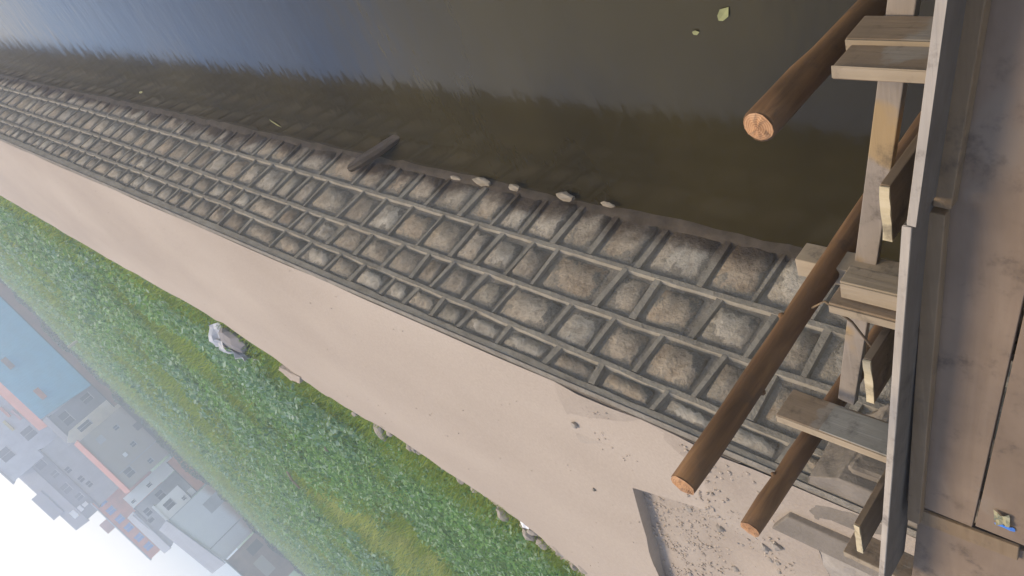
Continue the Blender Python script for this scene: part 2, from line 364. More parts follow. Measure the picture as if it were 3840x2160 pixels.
for ri in range(4):
    r, nxt = ORDER[ri], ORDER[ri+1]
    us = [u for u in PICK[r]]
    u = us[0]
    while u > .2: u -= random.uniform(.36, .6); us.insert(0, u)
    while us[-1] < 34: us.append(us[-1]+random.uniform(.33, .62))
    for i in range(1, len(us)):
        ua, ub = us[i-1], us[i]; rib = random.uniform(.05, .075)
        c0, c1 = ua+rib, ub
        v1 = min(rv(nxt, (c0+c1)/2)-.06, 1.56)
        va, vb = rv(r, c0)+.004, rv(r, c1)+.004
        # upright rib between this cell and the nearer one
        wr = random.uniform(.018, .028)
        jt = random.uniform(-.03, .03)
        q = [(ua+random.uniform(-.006, .006), va-.01), (c0+random.uniform(-.008, .008), va-.01), (c0+jt+random.uniform(-.006, .006), v1+.015), (ua+jt+random.uniform(-.006, .006), v1+.015)]
        vsr = [wp(*p, -.004) for p in q]+[wp(p[0]+(.012 if k in (0, 3) else -.012), p[1], wr) for k, p in enumerate(q)]
        ribs.add(vsr, [(7, 6, 5, 4), (0, 4, 5, 1), (1, 5, 6, 2), (2, 6, 7, 3), (3, 7, 4, 0)])
        if ub < 24 and nst < 290:
            mb = MB(); ed = stone_patch(mb, c0, c1, va, vb, v1, i); so = mb.build('stone', M_stone, wall, smooth=True); nst += 1
            so.data.attributes.new('edge', 'FLOAT', 'POINT').data.foreach_set('value', ed)
        else: stone_patch(far, c0, c1, va, vb, v1, i)
    # level rib above the row
    uu = [-.5+.22*i for i in range(160)]
    o = None
    for u in uu:
        vb_ = rv(r, u)+random.uniform(-.006, .006); vt = (0.0 if r == 'D' else rv(r, u)-.058+random.uniform(-.006, .006)); wr = random.uniform(.020, .028)
        n0 = len(ribs.v)
        ribs.v += [tuple(wp(u, vt, -.004)), tuple(wp(u, vt+.012, wr)), tuple(wp(u, vb_-.012, wr)), tuple(wp(u, vb_, -.004))]
        if o is not None:
            for k in range(3): ribs.f.append((o+k, o+k+1, n0+k+1, n0+k))
        o = n0
ribs.build('mortar_joints', M_mortar, wall)
tag(far.build('distant_stones', M_stone, wall), kind='stuff')
# silt at the foot of the wall
sv = []; uu = [1+.18*i for i in range(140)]
for u in uu:
    a = .008+.05*vnoise(u*1.9, 4)*interp(u, [1, 5, 8, 24], [1.2, 1.0, .5, .3])+.035*vnoise(u*7, 2)**2
    sv += [wp(u, 1.36+.05*vnoise(u*3, 7), -.004), wp(u, 1.42, .5*a), wp(u, 1.455, a), wp(u, 1.54, a+.02)]
tag(MB().add(sv, [(i*4+k, i*4+k+1, (i+1)*4+k+1, (i+1)*4+k) for i in range(len(uu)-1) for k in range(3)]).build('silt_footing', M_mud, wall, smooth=True))

# ------------------------------------------------------------------ bridge deck formwork
deck = tag(empty('bridge_deck', (-1.5, 0, .5)), 'timber bridge deck formwork with an upright edge board and projecting joists', 'bridge deck')
bpy.context.view_layer.update()
DO = Vector((-1.5, 0, .5))
def plank(name, a, b, width, thick, mat, parent=deck, org=DO, up=(0, 0, 1), jit=.002, seg=1, bevel=.003, bow=0.0):
    """board from a to b (centre line), `width` along up x axis, `thick` along up"""
    a, b = Vector(a), Vector(b); d = (b-a).normalized(); up = Vector(up); s = d.cross(up).normalized(); up = s.cross(d)
    mb = MB(); prev = None
    for k in range(seg+1):
        f = k/seg; p = a+(b-a)*f+s*bow*math.sin(f*math.pi)-org; o = len(mb.v)
        for (q, w) in ((-1, -1), (1, -1), (1, 1), (-1, 1)):
            mb.v.append(tuple(p+s*q*width/2+up*w*thick/2+Vector((random.uniform(-jit, jit) for _ in range(3)))))
        if prev is not None:
            for e in range(4): mb.f.append((prev+e, prev+(e+1) % 4, o+(e+1) % 4, o+e))
        else: mb.f.append((o, o+3, o+2, o+1)[::1])
        prev = o
    mb.f.append((prev, prev+1, prev+2, prev+3))
    me_o = mb.build(name, mat, parent, bevel=bevel)
    # consistent normals
    import bmesh
    bmx = bmesh.new(); bmx.from_mesh(me_o.data); bmesh.ops.recalc_face_normals(bmx, faces=bmx.faces); bmx.to_mesh(me_o.data); bmx.free()
    return me_o
# deck panels (top at z = .5)
def panel(poly, name='deck_panel', z1=.5, th=.025, mat=M_deck):
    n = len(poly); mb = MB()
    vs = [Vector((x, y, z1))-DO for x, y in poly]+[Vector((x, y, z1-th))-DO for x, y in poly]
    mb.add(vs, [tuple(range(n)), tuple(reversed(range(n, 2*n)))]+[(i, i+n, (i+1) % n+n, (i+1) % n) for i in range(n)])
    o = mb.build(name, mat, deck, bevel=.002)
    import bmesh
    bmx = bmesh.new(); bmx.from_mesh(o.data); bmesh.ops.recalc_face_normals(bmx, faces=bmx.faces); bmx.to_mesh(o.data); bmx.free()
    return o
def gapy(x): return .394+(-x-1.5)*.0893
def edgy(x): return .668+(-x-2.2)*.075          # inner foot of the edge board
panel([(-2.585, gapy(-2.585)+.004), (-.2, gapy(-.2)+.004), (1.2, gapy(1.2)+.004), (1.2, edgy(1.2)), (-.2, edgy(-.2)), (-2.585, edgy(-2.585))])
panel([(-2.565, -1.2), (1.2, -1.2), (1.2, gapy(1.2)-.004), (-.2, gapy(-.2)-.004), (-2.57, gapy(-2.57)-.004)])
panel([(-4.4, -1.2), (-2.60, -1.2), (-2.615, .36), (-2.60, .66), (-4.4, .80)], z1=.492)
panel([(-2.66, .36), (-2.58, .36), (-2.60, .655), (-2.68, .66)], 'cover_strip', .507, .012, M_batten)
# upright edge boards, shade in the face colour, light in the pale top strip
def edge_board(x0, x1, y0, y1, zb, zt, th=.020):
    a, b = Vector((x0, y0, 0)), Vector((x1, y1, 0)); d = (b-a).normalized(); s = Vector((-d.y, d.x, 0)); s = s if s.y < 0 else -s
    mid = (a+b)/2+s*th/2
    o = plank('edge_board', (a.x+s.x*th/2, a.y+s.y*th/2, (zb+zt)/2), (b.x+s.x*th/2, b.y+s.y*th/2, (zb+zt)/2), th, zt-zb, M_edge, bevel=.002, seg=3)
    p = plank('board_lit_top', (a.x+s.x*th/2, a.y+s.y*th/2, zt+.0025), (b.x+s.x*th/2, b.y+s.y*th/2, zt+.0025), th*.97, .005, M_edgetop, parent=o, org=DO, bevel=0)
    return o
edge_board(-1.235, -3.02, .602, .757, .452, .64)
edge_board(1.2, -1.229, .285, .593, .452, .64)
plank('batten', (-1.28, .575, .518), (-2.64, .665, .518), .042, .036, M_batten, seg=4)
plank('batten', (1.2, .275, .518), (-1.26, .562, .518), .042, .036, M_batten, seg=3)
# joists: planks on edge, running out from under the deck
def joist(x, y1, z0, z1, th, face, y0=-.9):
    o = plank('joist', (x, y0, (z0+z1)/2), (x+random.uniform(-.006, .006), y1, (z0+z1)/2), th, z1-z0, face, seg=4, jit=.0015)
    plank('joist_lit_top', (x, y0, z1+.0025), (x, y1-.003, z1+.0025), th*.96, .005, M_joistpale, parent=o, bevel=0)  # paler strip: light on the upper edge given as colour
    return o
joist(-.985, .83, .345, .448, .030, M_joist); joist(-.980, .845, .236, .341, .034, M_joist)
joist(-1.785, .915, .340, .448, .032, M_joist); joist(-1.72, .885, .355, .425, .060, M_joistpale)
plank('joist', (-1.83, -.9, .235), (-1.83, 1.11, .235), .075, .085, M_joistpale)
joist(-2.478, 1.19, .305, .442, .034, M_joist); plank('cement_skin', (-2.458, -.5, .378), (-2.458, 1.02, .378), .006, .125, M_joistgrey, jit=.003, seg=6, bevel=0)
joist(-.12, .78, .33, .446, .032, M_joist); joist(.7, .70, .33, .446, .032, M_joist); joist(-3.28, 1.0, .33, .446, .032, M_joist)
# ledger under the joists, along the row of posts
plank('ledger', (-.30, .657, .212), (-2.54, 1.028, .212), .066, .034, M_ledger, seg=5, jit=.002)
# upright stakes outside the edge board, with freshly sawn or broken tops
def stake(x0, x1, y, zt, th=.024, ln=.75):
    mb = MB(); w = (x1-x0)/2; c = Vector(((x0+x1)/2, y, zt))-DO
    mb.box((c.x-w, c.y-th/2, c.z-ln), (c.x+w, c.y+th/2, c.z), .001); o = mb.build('stake', M_stake, deck, bevel=.002)
    mb = MB(); n = 7
    vs = [(c.x-w*.98+2*w*.98*i/(n-1), c.y+q*th*.48, c.z+.002) for q in (-1, 1) for i in range(n)]
    vs += [(x+random.uniform(-.002, .002), yy+random.uniform(-.0015, .0015), z+random.uniform(.002, .007)) for x, yy, z in vs]
    mb.add(vs, [(14+i, 15+i, 22+i, 21+i) for i in range(n-1)]+[(i, i+1, 15+i, 14+i) for i in range(n-1)]+[(7+i, 21+i, 22+i, 8+i) for i in range(n-1)]+[(0, 14, 21, 7), (6, 13, 27, 20)])
    mb.build('broken_top', M_break, o)
stake(-2.10, -1.905, .785, .50); stake(-3.13, -2.93, .90, .48); stake(-1.42, -1.25, .700, .50)
# tie wire from the middle post to the offcut
MB().tube([Vector(p)-DO for p in ((-1.80, .965, .455), (-1.76, .925, .45), (-1.85, .86, .425), (-1.94, .80, .43), (-1.985, .775, .40))], .0042, 6).build('tie_wire', M_batten, deck, smooth=True)

# crumpled wrapper lying on the deck
def crumple(name, mat, parent, w, h, amp, nx=6, ny=5, off=(0, 0, 0)):
    vs = [(off[0]+(i/(nx-1)-.5)*w*(1+random.uniform(-.08, .08)), off[1]+(j/(ny-1)-.5)*h*(1+random.uniform(-.1, .1)), off[2]+random.uniform(.2, 1)*amp) for j in range(ny) for i in range(nx)]
    return MB().add(vs, [(j*nx+i, j*nx+i+1, (j+1)*nx+i+1, (j+1)*nx+i) for j in range(ny-1) for i in range(nx-1)]).build(name, mat, parent)
M_wrap = paint('wrapper_foil', (.30, .27, .15), .3, 30, .35); M_wrapblue = paint('wrapper_blue', (.06, .18, .50), .2, 30, .4)
wr = tag(empty('wrapper', (-2.475, .405, .501), .15), 'small torn blue and tan wrapper lying on the deck', 'wrapper')
crumple('foil', M_wrap, wr, .060, .042, .020, off=(.022, 0, 0)); crumple('blue_band', M_wrapblue, wr, .020, .052, .010, 3, 5, off=(-.022, 0, .0))

# ------------------------------------------------------------------ log posts
def log_post(x, y, zt, r, lean, label, seed):
    random.seed(seed)
    e = tag(empty('log_post', (x+lean[0]*(zt+2.2), y+lean[1]*(zt+2.2), -2.2)), label, 'log post', 'log posts beside the bridge deck')
    n = 26; pts, rr = [], []
    for k in range(n+1):
        f = k/n; z = f*(zt+2.2); w = (1-f)*(zt+2.2)
        pts.append((-lean[0]*z+.010*math.sin(5*f+seed)+random.uniform(-.002, .002), -lean[1]*z+.010*math.cos(4*f+seed), z)); rr.append(r*(1.12-.12*f)*(1+random.uniform(-.05, .05)))
    tk = MB().tube(pts, rr, 16, .05).build('trunk', M_bark, e, smooth=True)
    for q in range(4):
        i = random.randrange(14, 25); a = random.uniform(0, 6.28); px, py_, pz = pts[i]; d = Vector((math.cos(a), math.sin(a), .25)); c = Vector((px, py_, pz))
        MB().tube([c+d*r*.6, c+d*r*1.05, c+d*r*1.22], [r*.34, r*.26, r*.13], 7, .1).build('knot', M_bark, tk, smooth=True)
    tx, ty, tz = pts[-1]
    mb = MB(); ang = [2*math.pi*k/14 for k in range(14)]
    rim = [(tx+math.cos(a)*r*.97*(1+random.uniform(-.05, .05)), ty+math.sin(a)*r*.97*(1+random.uniform(-.05, .05)), tz+.002+random.uniform(0, .004)) for a in ang]
    inn = [(tx+math.cos(a)*r*.5, ty+math.sin(a)*r*.5, tz+.006+random.uniform(-.003, .006)) for a in ang]
    mb.add(rim+inn+[(tx, ty, tz+.010)], [(k, (k+1) % 14, 14+(k+1) % 14, 14+k) for k in range(14)]+[(14+k, 14+(k+1) % 14, 28) for k in range(14)])
    mb.build('cut_end', M_cut, e)
    return e
log_post(-1.050, .925, .61, .040, (-.035, 0.0), 'short log post over the water, its orange cut end level with the deck', 3)
log_post(-1.845, 1.008, 1.145, .0385, (.025, 0.0), 'tallest log post, standing in front of the stone wall with its top sawn flat', 5)
log_post(-2.602, 1.085, .842, .039, (-.02, 0.0), 'log post partly hidden behind the cement stained joist by the bare earth', 9)
random.seed(21)

# ------------------------------------------------------------------ concrete and planks by the abutment
def slab_thing(name, label, cat, poly, z0, z1, mat, group=None, bevel=.008, jz=0.0, rough=0.0):
    cx = sum(p[0] for p in poly)/len(poly); cy = sum(p[1] for p in poly)/len(poly); n = len(poly)
    vs = [(x-cx, y-cy, z1-z0+random.uniform(-jz, jz)) for x, y in poly]+[(x-cx, y-cy, 0) for x, y in poly]
    o = MB().add(vs, [tuple(range(n)), tuple(reversed(range(n, 2*n)))]+[(i, i+n, (i+1) % n+n, (i+1) % n) for i in range(n)]).build(name, mat, bevel=bevel)
    import bmesh
    bmx = bmesh.new(); bmx.from_mesh(o.data); bmesh.ops.recalc_face_normals(bmx, faces=bmx.faces); bmx.to_mesh(o.data); bmx.free()
    if rough:
        sb = o.modifiers.new('subdivide', 'SUBSURF'); sb.subdivision_type = 'SIMPLE'; sb.levels = sb.render_levels = 4
        tx = bpy.data.textures.new('lumps', 'CLOUDS'); tx.noise_scale = .16; tx.noise_depth = 3
        dp = o.modifiers.new('lumps', 'DISPLACE'); dp.texture = tx; dp.strength = rough; dp.texture_coords = 'GLOBAL'; dp.mid_level = .6
    o.location = (cx, cy, z0); return tag(o, label, cat, group)
slab_thing('ground_board', 'pale grey board lying on the ground behind the short post', 'board', [(-4.03, .3), (-4.25, .3), (-4.27, 1.70), (-4.04, 1.57)], -.03, .035, M_slab)
slab_thing('footing_slab', 'smooth dark concrete slab between the wall top and the pale board', 'slab', [(-3.52, .2), (-4.02, .2), (-4.00, 1.50), (-3.60, 1.42), (-3.50, 1.25)], -.3, -.002, M_slab, rough=.035)
slab_thing('footing_slab', 'light concrete slab with a cracked edge beyond the pale board', 'slab', [(-4.29, .35), (-4.72, .35), (-4.70, 1.38), (-4.31, 1.45)], -.2, .012, M_rubble, rough=.05)
slab_thing('ground_plank', 'tan plank on the ground beyond the light concrete slab', 'plank', [(-4.75, .3), (-4.95, .3), (-4.93, 1.25), (-4.74, 1.30)], -.03, .03, M_joistpale)
slab_thing('abutment_block', 'rounded concrete patch on the wall under the cement stained joist', 'block', [(-3.45, .2), (-3.78, .2), (-3.78, 1.28), (-3.62, 1.36), (-3.47, 1.22)], -.52, -.06, M_slab, bevel=.03, jz=.01, rough=.06)

# gravel and rubble on the bare earth
def rock_mesh(sz, seed, mat, name='rock', sub=1):
    import bmesh
    rs = random.Random(seed); bmx = bmesh.new(); bmesh.ops.create_icosphere(bmx, subdivisions=sub, radius=1)
    ax = (rs.uniform(.7, 1.1), rs.uniform(.7, 1.1), rs.uniform(.45, .75))
    for v in bmx.verts:
        k = sz*rs.uniform(.72, 1.1); v.co = Vector((v.co.x*k*ax[0], v.co.y*k*ax[1], v.co.z*k*ax[2]))
    me = bpy.data.meshes.new(name); bmx.to_mesh(me); bmx.free(); me.materials.append(mat); return me
oct_v = [(1, 0, 0), (-1, 0, 0), (0, 1, 0), (0, -1, 0), (0, 0, 1), (0, 0, -1)]; oct_f = [(0, 2, 4), (2, 1, 4), (1, 3, 4), (3, 0, 4), (2, 0, 5), (1, 2, 5), (3, 1, 5), (0, 3, 5)]
gv = MB()
for k in range(9000):
    x = random.uniform(-7.6, -3.8); y = random.uniform(.8, 3.05+.12*max(0, -4.6-x))
    dn = vnoise(x*1.6, y*1.6+3)*.6+.8*math.exp(-((y-2.5-.1*(-4.5-x))/.35)**2)*(x < -4.5)
    if random.random() > dn*1.1 or (y < 1.6 and x > -5): continue
    s = .004+.015*random.random()**3; rot = random.uniform(0, 6.28); c_, s_ = math.cos(rot), math.sin(rot)
    k3 = [random.uniform(.6, 1.2) for _ in range(6)]
    z = earth_z(x, y)-.015
    gv.add([((vx*c_-vy*s_)*s*k3[i]+x, (vx*s_+vy*c_)*s*k3[i]+y, vz*s*.7*k3[i]+z+s*.2) for i, (vx, vy, vz) in enumerate(oct_v)], oct_f)
tag(gv.build('gravel', M_gravel), 'grey gravel scattered over the bare earth by the bridge', 'gravel', kind='stuff')

pg = MB()
for k in range(260):
    y = 2.9+13*random.random()**1.6; x = random.uniform(edge_x(y)+.05, -3.8); s_ = .003+.007*random.random()**3
    pg.add([(vx*s_+x, vy*s_*random.uniform(.7, 1.3)+y, vz*s_*.6+.012+s_*.2) for vx, vy, vz in oct_v], oct_f)
tag(pg.build('path_grit', M_path), 'fine grit scattered over the bare path', 'grit', kind='stuff')
dv = []; dyl = [3.2+.16*i for i in range(36)]
for y in dyl:
    w = interp(y, [3.2, 4.6, 6, 8.8], [.75, .55, .32, .08])*(.6+.8*vnoise(y*2.2, 5))
    for f in (0, .35, .7, 1): x = edge_x(y)+.05-w*f; dv.append((x, y, -.012-.07*f+.05*(vnoise(x*6, y*6)-.5)))
dstrip = MB().add(dv, [(i*4+k, i*4+k+1, (i+1)*4+k+1, (i+1)*4+k) for i in range(len(dyl)-1) for k in range(3)]).build('path_verge', M_dirt, smooth=True); tag(dstrip, kind='structure')
for k in range(26):
    x = random.uniform(-6.6, -4.5); y = random.uniform(1.7, 2.75); o = bpy.data.objects.new('rubble_lump', rock_mesh(random.uniform(.018, .055), 400+k, M_rubble, 'rubble_lump', 2)); col.objects.link(o)
    o.location = (x, y, earth_z(x, y)-.01); o.rotation_euler = (0, 0, random.uniform(0, 6)); tag(o, 'grey lump half sunk in the gravelly bare earth by the bridge', 'stone', 'lumps in the bare earth')
# broken stones along the crumbling field side of the path
M_white = paint('white_plaster', (.74, .72, .68), .06, 8)
edge_rocks = []
for k in range(46):
    y = 3.9+4.3*random.random()**1.8; x = edge_x(y)-.02-random.uniform(.0, .40 if y < 5.6 else .2)
    o = bpy.data.objects.new('rubble_stone', rock_mesh(random.uniform(.03, .12)*(1 if y < 5.5 else .75), 100+k, M_rubble, 'rubble_stone', 2)); col.objects.link(o)
    o.location = (x, y, -.055+random.uniform(0, .03)); o.rotation_euler = (random.uniform(-.4, .4), random.uniform(-.4, .4), random.uniform(0, 6))
    tag(o, 'small broken stone in the rubble along the crumbling path edge', 'stone', 'rubble stones along the path edge')
o = bpy.data.objects.new('plaster_lump', rock_mesh(.075, 301, M_white, 'plaster_lump', 2)); col.objects.link(o); o.location = (-7.02, 5.02, -.02); tag(o, 'bright white plaster lump at the path edge', 'lump')
for (x, y, s, sd, lab) in ((-7.30, 4.32, .17, 5, 'large pale flat stone at the near corner of the path edge'), (-7.22, 4.62, .13, 8, 'grey curved stone next to the large pale stone by the path'), (-7.02, 7.72, .15, 12, 'tan broken block sticking out of the path edge into the grass')):
    o = bpy.data.objects.new('broken_block', rock_mesh(s, sd+40, M_rubble, 'broken_block', 2)); col.objects.link(o); o.location = (x, y, -.05); o.scale = (1.2, .9, .8); tag(o, lab, 'stone')
slab_thing('path_chunk', 'tilted tan chunk broken off the path edge near the grey sack', 'concrete chunk', [(-6.62, 9.28), (-6.66, 9.9), (-6.86, 10.12), (-6.95, 9.86), (-6.83, 9.45)], -.10, .035, M_path, jz=.02, rough=.05)
o = bpy.data.objects.new('pebble', rock_mesh(.035, 77, M_rubble, 'pebble', 2)); col.objects.link(o); o.location = (-4.19, 3.2, .015); tag(o, 'single pebble lying on the path near its broken end', 'pebble')
o = bpy.data.objects.new('pebble', rock_mesh(.022, 78, M_bed, 'pebble', 2)); col.objects.link(o); o.location = (-5.1, 3.35, .012); tag(o, 'tiny dark pebble on the bare path close to the far corner of its end', 'pebble')

# grey woven sack slumped over the path edge
M_sack = paint('sack_plastic', (.40, .41, .42), .15, 3, .6); M_sackd = paint('sack_dark_brown', (.20, .18, .165), .2, 3, .7); M_sackw = paint('sack_white', (.50, .49, .46), .12, 4, .6)  # dark brownish middle, grey and white flaps
sk = tag(empty('sack', (-6.86, 11.75, -.12), .12), 'grey and white woven sack slumped on the grass edge of the path', 'sack')
import bmesh
def lump(name, mat, sx, sy, sz, off, seed, sub=3, amp=.16, low=-.1):
    rs = random.Random(seed); bmx = bmesh.new(); bmesh.ops.create_icosphere(bmx, subdivisions=sub, radius=1)
    for v in bmx.verts:
        d = v.co.normalized(); k = 1+amp*(2*vnoise(d.x*2.3+seed, d.y*2.3+d.z*1.7)-1)+.05*rs.uniform(-1, 1)
        v.co = Vector((d.x*sx*k+off[0], d.y*sy*k+off[1], max(low, d.z*sz*k)+off[2]))
    me = bpy.data.meshes.new(name); bmx.to_mesh(me); bmx.free(); me.materials.append(mat); ob = bpy.data.objects.new(name, me); col.objects.link(ob); ob.parent = sk; return ob
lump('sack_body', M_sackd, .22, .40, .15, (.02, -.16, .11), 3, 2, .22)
def sheet(name, mat, w, h, loc, rot, seed, amp=.05):
    rs = random.Random(seed); nx, ny = 6, 5
    vs = [((i/(nx-1)-.5)*w*(1+rs.uniform(-.12, .12)), (j/(ny-1)-.5)*h*(1+rs.uniform(-.15, .15)), rs.uniform(-1, 1)*amp+.10*math.sin(i*1.1+seed)*w) for j in range(ny) for i in range(nx)]
    o = MB().add(vs, [(j*nx+i, j*nx+i+1, (j+1)*nx+i+1, (j+1)*nx+i) for j in range(ny-1) for i in range(nx-1)]).build(name, mat, sk)
    o.location = loc; o.rotation_euler = rot; so = o.modifiers.new('thickness', 'SOLIDIFY'); so.thickness = .006; return o
sheet('sack_mouth', M_sack, .42, .42, (.06, .30, .20), (.3, .25, .2), 6); sheet('sack_side', M_sack, .30, .72, (-.28, -.10, .17), (0, -.6, -.1), 9)
sheet('white_flap', M_sackw, .42, .16, (-.12, .14, .27), (.2, -.25, .25), 12, .03)

M_drift = wood('drift_wood', (.02, .014, .009), (.04, .029, .018), (.075, .056, .036), 'Y', 12, .6)
# driftwood, chips and leaves at the waterline
MB().tube([(.0, .0, .0), (.10, -.25, -.06), (.20, -.5, -.16), (.32, -.78, -.30)], [.045, .06, .055, .04], 9, .15).build('driftwood', M_drift)
dw = bpy.data.objects['driftwood']; dw.location = (-3.50, 7.02, -1.22); tag(dw, 'dark driftwood log leaning on the wall foot in the water', 'driftwood')
M_chip = paint('pale_stone', (.27, .225, .16), .2, 12)
CH = [(-3.50, 5.55, .09, 'short pale stone chip at the waterline nearest the driftwood'), (-3.47, 5.17, .14, 'long pinkish pale stone chip at the waterline'), (-3.44, 4.74, .10, 'rounded pale stone chip at the waterline below the bright stones'), (-3.43, 4.16, .13, 'thin pale stone chip in the dark silt at the waterline'), (-3.42, 3.72, .08, 'small dull stone chip in the silt closest to the posts')]
for k, (x, y, s, lab) in enumerate(CH):
    o = bpy.data.objects.new('stone_chip', rock_mesh(s, 60+k, M_chip, 'stone_chip', 2)); col.objects.link(o); o.scale = (.32, 1.0, .45); o.location = (x-.02, y, -1.425+.012*(k == 2)); o.rotation_euler = (0, .2, random.uniform(-.1, .1))
    tag(o, lab, 'stone', 'stone chips at the waterline')
M_leaf = paint('dead_leaf', (.25, .25, .11), .2, 10)
for (x, y, l, w, rz, lab) in ((-3.226, 12.86, .22, .035, .2, 'yellow blade floating on the water far along the wall'), (-3.32, 8.79, .24, .03, -.4, 'pale straw floating on the water past the driftwood'), (-1.887, 2.42, .11, .06, .8, 'pale green leaf floating on the open water near the short post'), (-2.0, 2.62, .05, .03, .1, 'tiny leaf scrap floating beside the pale green leaf')):
    mb = MB(); mb.add([(0, -l/2, 0), (w/2, -l*.1, .006), (w*.35, l*.3, .004), (0, l/2, 0), (-w*.35, l*.3, .005), (-w/2, -l*.1, .004), (0, 0, .001)], [(0, 1, 6), (1, 2, 6), (2, 3, 6), (3, 4, 6), (4, 5, 6), (5, 0, 6)])
    o = mb.build('floating_leaf', M_leaf); o.location = (x, y, WATER+.006); o.rotation_euler = (0, 0, rz); tag(o, lab, 'leaf')
for (a, b2, lab) in (((-15.8, 19.2), (-17.0, 19.6), 'long bare stick lying on the green field'), ((-10.08, 11.98), (-10.27, 11.94), 'short bare stick lying among leaves near the path')):
    o = MB().tube([(0, 0, 0), ((b2[0]-a[0])/2, (b2[1]-a[1])/2, .05), (b2[0]-a[0], b2[1]-a[1], .02)], .035 if a[0] < -12 else .02, 6, .1).build('stick', M_joistpale); o.location = (a[0], a[1], field_z(*a)+.16); tag(o, lab, 'stick')
mb = MB(); mb.box((-.10, -.08, 0), (.10, .08, .95), .01)
o = mb.build('boundary_post', paint('post_paint', (.52, .46, .34), .1), bevel=.01); o.location = (72*math.sin(RAD(-24.07)), 72*math.cos(RAD(-24.07)), field_z(72*math.sin(RAD(-24.07)), 72*math.cos(RAD(-24.07)))); tag(o, 'short cream boundary post at the far field edge below the teal roof', 'post')

# ------------------------------------------------------------------ field plants
def vn_arr(x, y):
    xi, yi = np.floor(x), np.floor(y); fx, fy = x-xi, y-yi; fx = fx*fx*(3-2*fx); fy = fy*fy*(3-2*fy)
    h = lambda a, b: np.modf(np.abs(np.sin(a*12.9898+b*78.233)*43758.5453))[0]
    return (h(xi, yi)*(1-fx)+h(xi+1, yi)*fx)*(1-fy)+(h(xi, yi+1)*(1-fx)+h(xi+1, yi+1)*fx)*fy
def field_z_arr(x, y):
    d = np.interp(y, EDGE_Y, EDGE_X)-x; r = np.hypot(x, y)
    return -.05-.28*np.clip(d/2.6, 0, 1)+.47*np.clip((r-20)/80, 0, 1)
def sample(n, r0, r1):
    r = np.exp(rng.uniform(np.log(r0), np.log(r1), n)); az = np.radians(rng.uniform(-80, -4, n)); return r*np.sin(az), r*np.cos(az), r
def yellow(x, y):   # a straw-coloured tongue of dry grass across the leafy crop
    r = np.hypot(x, y); az = np.degrees(np.arctan2(x, y))
    rc = np.interp(-az, [41, 43, 46, 52, 60], [25, 24, 21.6, 20, 19]); hw = np.interp(-az, [41, 43, 46, 52, 60], [.3, 1.2, 2.8, 3.6, 3.2])
    return np.exp(-((r-rc+.8*np.sin(az*2.3))/hw)**2)*(az < -41)*(az > -66)
def plant_mesh(name, V, F4, mat, label):
    me = bpy.data.meshes.new(name); nv, nf, k = len(V), len(F4), F4.shape[1]
    me.vertices.add(nv); me.vertices.foreach_set('co', V.astype(np.float32).ravel())
    me.loops.add(nf*k); me.loops.foreach_set('vertex_index', F4.astype(np.int32).ravel())
    me.polygons.add(nf); me.polygons.foreach_set('loop_start', np.arange(0, nf*k, k, dtype=np.int32)); me.polygons.foreach_set('loop_total', np.full(nf, k, dtype=np.int32))
    me.update(calc_edges=True); me.materials.append(mat); o = bpy.data.objects.new(name, me); col.objects.link(o)
    return tag(o, label, 'plants', kind='stuff')
def leafmat(name, stops, trans=.25):
    mt, t, b = nmat(name); g = t.nodes.new('ShaderNodeNewGeometry'); n = noise(t, .45, 4, .6, 'World')
    cc = ramp(t, g.outputs['Random Per Island'], stops)
    cc = mixc(t, .40, cc, ramp(t, n, [(.35, tuple(x*.55 for x in stops[1][1])), (.65, tuple(x*1.25 for x in stops[1][1]))]))
    t.links.new(cc, b.inputs['Base Color']); b.inputs['Roughness'].default_value = .5
    tr = t.nodes.new('ShaderNodeBsdfTranslucent'); t.links.new(cc, tr.inputs['Color']); ms = t.nodes.new('ShaderNodeMixShader'); ms.inputs[0].default_value = trans
    o = t.nodes['Material Output']; t.links.new(b.outputs[0], ms.inputs[1]); t.links.new(tr.outputs[0], ms.inputs[2]); t.links.new(ms.outputs[0], o.inputs['Surface']); return mt
M_leafy = leafmat('broad_leaves', [(0, (.07, .16, .038)), (.5, (.165, .31, .08)), (.78, (.25, .41, .155)), (1, (.56, .66, .50))], .5)
M_blade = leafmat('grass_blades', [(0, (.13, .20, .025)), (.5, (.25, .33, .045)), (.85, (.33, .41, .065)), (1, (.44, .42, .11))], .5)
M_dry = leafmat('dry_grass', [(0, (.24, .29, .055)), (.5, (.37, .41, .09)), (.85, (.47, .48, .12)), (1, (.56, .52, .18))], .5)
